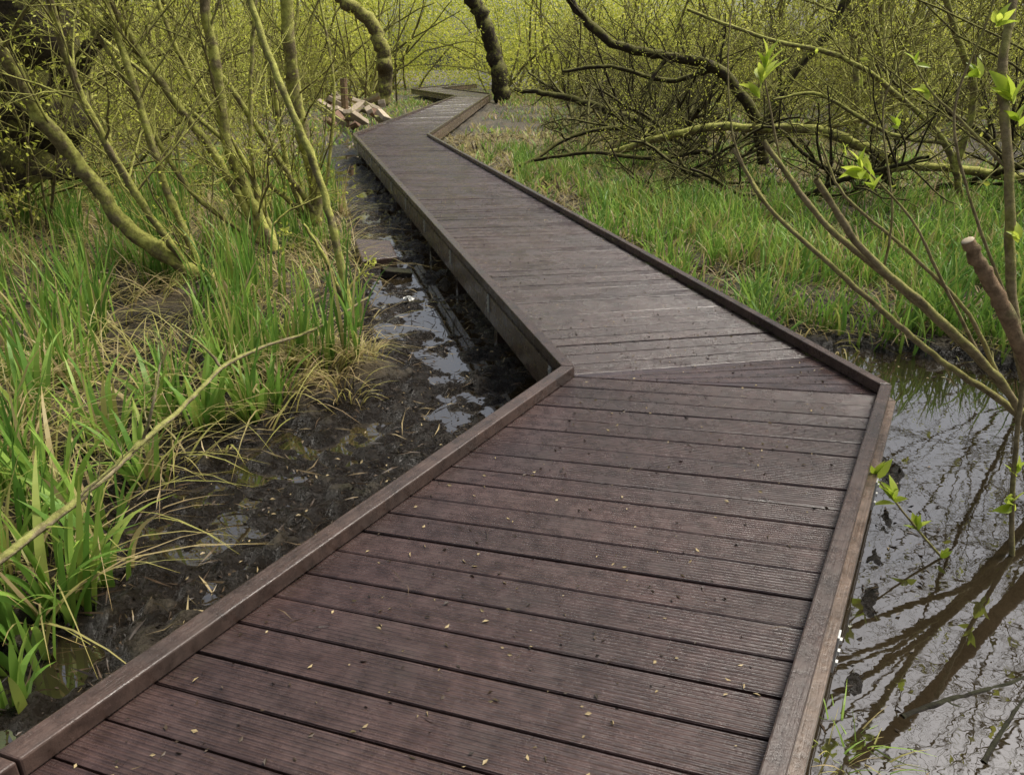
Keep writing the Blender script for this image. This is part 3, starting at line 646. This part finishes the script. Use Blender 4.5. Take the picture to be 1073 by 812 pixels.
def rough_box(name,loc,dim,rot,mat,label,cat,group=None,jit=.06):
    M=MB(); x,y,z=np.array(dim)/2
    c=np.array([(-x,-y),(x,-y),(x,y),(-x,y)])*(1+rng.normal(0,jit,(4,1)))
    M.hexa(c,-z,z*(1+rng.normal(0,jit,4)),0,.4,np.array([(0,0,0),(dim[0],0,0),(dim[0],dim[1],0),(0,dim[1],0)]))
    o=solo(name,M.mesh(name,[mat]),loc,label,cat,group); o.rotation_euler=rot
    b=o.modifiers.new('b','BEVEL'); b.width=min(dim)*.12; b.segments=2; return o
p=gr(396,266,-.42); rough_box('timber_block',(p[0],p[1],-.44),(.42,.85,.16),(.06,.08,.3),KERB,'broad dark offcut of timber sunk in the mud','timber',None,.12)
p=gr(418,283,-.45); rough_box('timber_block',(p[0],p[1]-.1,-.46),(.30,.14,.09),(.1,.15,.3),BARK_K,'small dark timber offcut lying in the mud','timber',None,.12)
for i in range(34):
    p=gr(rng.uniform(345,402),rng.uniform(110,138),-.4); k=i%4
    if k==0: rough_box('brick',(p[0],p[1],-.30+rng.random()*.35),(.36,.25,.2),tuple(rng.uniform(-.9,.9,3)),BRICK,'broken red brick dumped beside the channel','rubble','broken bricks beside the boardwalk',.2)
    else: rough_box('timber_offcut',(p[0],p[1],-.25+rng.random()*.5),(rng.uniform(.3,1.1),rng.uniform(.12,.3),.14),(rng.uniform(-.6,.6),rng.uniform(-.6,.6),rng.uniform(0,3)),CREAM if k<3 else BARK_P,'pale sawn timber offcut dumped beside the channel','timber','sawn offcuts beside the boardwalk',.2)
p=gr(363,132,-.4); M=MB(); M.tube([(0,0,-.3),(0,0,.6),(.02,0,1.5),(.02,0,1.501)],[.13,.12,.12,.001],8); solo('wooden_post',M.mesh('wooden_post',[BARK_C]),(p[0],p[1],-.4),'weathered brown post beside the rubble','post')
def crumple(px,py,s):
    p=gr(px,py,-.47); M=MB(); n=7; u,v=np.meshgrid(np.linspace(-1,1,n),np.linspace(-1,1,n))
    V=np.stack([u*s+rng.normal(0,s*.12,u.shape),v*s*.7+rng.normal(0,s*.12,u.shape),rng.uniform(0,s*.9,u.shape)*(1-.5*(u**2))],-1).reshape(-1,3)
    i=(np.arange(n-1)*n)[:,None]+np.arange(n-1)[None,:]; M.add(V,np.stack([i,i+1,i+n+1,i+n],-1).reshape(-1,4))
    solo('crumpled_paper',M.mesh('crumpled_paper',[PAPER]),(p[0],p[1],max(-.49,float(height(p[0],p[1])))+.01),'scrap of crumpled white paper on wet mud','litter','litter in the channel')
crumple(428,316,.05); crumple(385,262,.03)

# ---------------- light, camera
AZ=math.radians(64); EL=math.radians(57)
wd=bpy.data.worlds.new('World'); scene.world=wd; wd.use_nodes=True; nt=wd.node_tree; nt.nodes.clear()
sky=nt.nodes.new('ShaderNodeTexSky'); sky.sky_type='NISHITA'; sky.sun_disc=False; sky.sun_elevation=EL; sky.sun_rotation=AZ; sky.dust_density=5; sky.air_density=1
hs=nt.nodes.new('ShaderNodeHueSaturation'); hs.inputs['Saturation'].default_value=.5
bg=nt.nodes.new('ShaderNodeBackground'); bg.inputs[1].default_value=.15; wo=nt.nodes.new('ShaderNodeOutputWorld')
nt.links.new(sky.outputs[0],hs.inputs['Color']); nt.links.new(hs.outputs[0],bg.inputs[0]); nt.links.new(bg.outputs[0],wo.inputs[0])
sd=bpy.data.lights.new('sun','SUN'); sd.energy=4.9; sd.angle=math.radians(24); sd.color=(1,.95,.85)
so=bpy.data.objects.new('sun',sd); COL.objects.link(so)
sdv=Vector((math.sin(AZ)*math.cos(EL),math.cos(AZ)*math.cos(EL),math.sin(EL)))
so.rotation_euler=sdv.to_track_quat('Z','Y').to_euler()
cam=bpy.data.cameras.new('camera'); cam.sensor_width=36; cam.lens=36*810/1073; cam.clip_end=600; cam.clip_start=.05
co=bpy.data.objects.new('camera',cam); co.location=(0,0,EYE); co.rotation_euler=(math.pi/2-PITCH,0,0); COL.objects.link(co); scene.camera=co
scene.view_settings.view_transform='Standard'; scene.view_settings.look='None'; scene.view_settings.exposure=0
